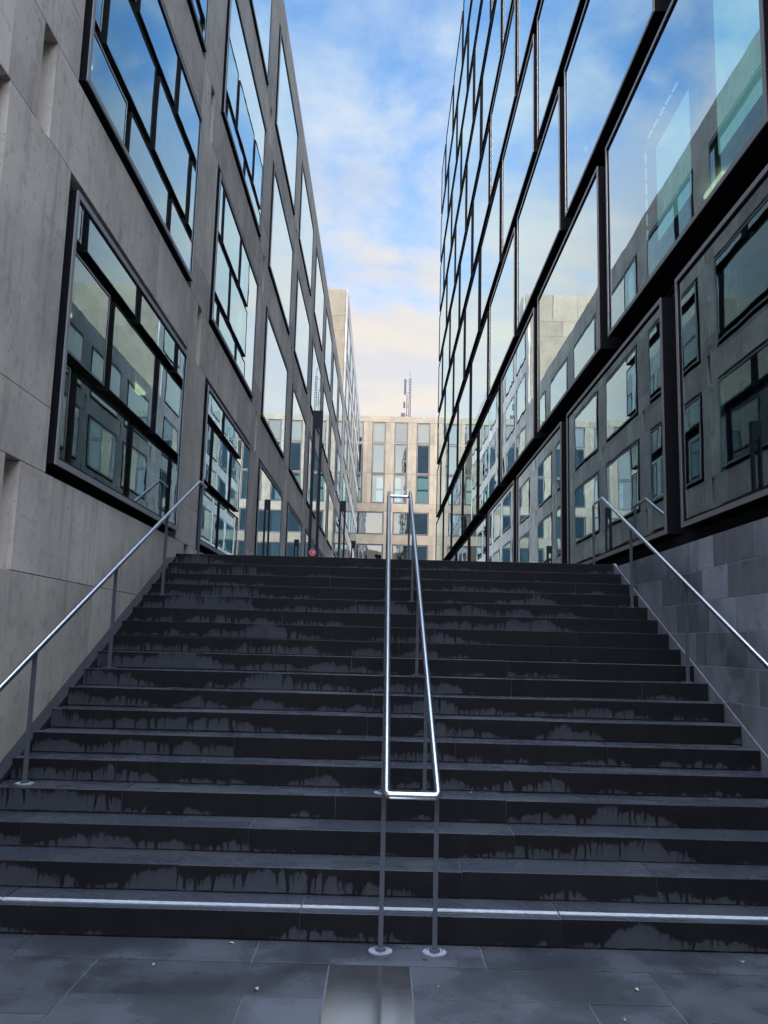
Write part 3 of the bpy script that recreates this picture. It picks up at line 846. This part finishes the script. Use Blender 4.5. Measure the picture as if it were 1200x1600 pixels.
mask = SM(nt, M(nt, 'ADD', cov, low), .42, .78)
elev = SM(nt, zz, .30, .62)
ccol = MIX(nt, elev, C(1.0, .885, .745), C(.70, .83, .98))
shade = SM(nt, NOISE(nt, SCALE(nt, cp2, (1., 1.7, 1.)), 3.6, 7, .56), .40, .64)
ccol = MIX(nt, M(nt, 'MULTIPLY', shade, .75), ccol, MIX(nt, elev, C(.78, .79, .84), C(.40, .60, .92)))
skyc = N(nt, 'ShaderNodeVectorMath', {0: sky.outputs[0], 1: (.16, .245, .30)}, operation='MULTIPLY').outputs[0]
# sky overhead and behind the viewer boosted, out of view, to brighten the passage
high = M(nt, 'MAXIMUM', SM(nt, zz, .70, .90), M(nt, 'MULTIPLY', SM(nt, M(nt, 'MULTIPLY', s3.outputs[1], -1.), -.1, .35), SM(nt, zz, .25, .5)))
bg = N(nt, 'ShaderNodeBackground', {0: skyc, 1: .74})
bg2 = N(nt, 'ShaderNodeBackground', {0: ccol, 1: .71})
mx = N(nt, 'ShaderNodeMixShader', {0: M(nt, 'ADD', .12, M(nt, 'MULTIPLY', mask, .82)), 1: bg.outputs[0], 2: bg2.outputs[0]})
bg3 = N(nt, 'ShaderNodeBackground', {0: MIX(nt, c1, C(.52, .68, 1.0), C(.88, .92, 1.0)), 1: 6.8})
mx = N(nt, 'ShaderNodeMixShader', {0: high, 1: mx.outputs[0], 2: bg3.outputs[0]})
N(nt, 'ShaderNodeOutputWorld', {0: mx.outputs[0]})
sl_ = D.lights.new('sun', 'SUN'); sl_.energy = .8; sl_.angle = math.radians(9.0); sl_.color = (1., .86, .68)
so = D.objects.new('sun', sl_); COL.objects.link(so)
dirv = Vector((math.sin(SUN_AZ) * math.cos(SUN_EL), math.cos(SUN_AZ) * math.cos(SUN_EL), -math.sin(SUN_EL)))
so.rotation_euler = dirv.to_track_quat('-Z', 'Y').to_euler(); so.location = (0, -10, 40)

# ================================================================== CAMERA
pit, yaw, rol = .151078, -.001252, .0256933
fw = Vector((math.sin(yaw) * math.cos(pit), math.cos(yaw) * math.cos(pit), math.sin(pit)))
rt = Vector((math.cos(yaw), -math.sin(yaw), 0)); up = rt.cross(fw)
rt2 = rt * math.cos(rol) + up * math.sin(rol); up2 = -rt * math.sin(rol) + up * math.cos(rol)
cam = D.cameras.new('camera'); co = D.objects.new('camera', cam); COL.objects.link(co)
mw = Matrix.Identity(4)
for i in range(3): mw[i][0] = rt2[i]; mw[i][1] = up2[i]; mw[i][2] = -fw[i]; mw[i][3] = (0, 0, 1.6834)[i]
co.matrix_world = mw
cam.sensor_fit = 'VERTICAL'; cam.sensor_height = 36; cam.sensor_width = 27; cam.lens = 1354.7 / 1600 * 36
cam.clip_end = 3000; cam.clip_start = .05
SC.camera = co
SC.render.engine = 'CYCLES'
SC.cycles.max_bounces = 14; SC.cycles.glossy_bounces = 8; SC.cycles.transparent_max_bounces = 16; SC.cycles.diffuse_bounces = 4
SC.view_settings.view_transform = 'Standard'; SC.view_settings.look = 'None'; SC.view_settings.exposure = 0.45; SC.view_settings.gamma = 1
SC.render.resolution_x = 768; SC.render.resolution_y = 1024
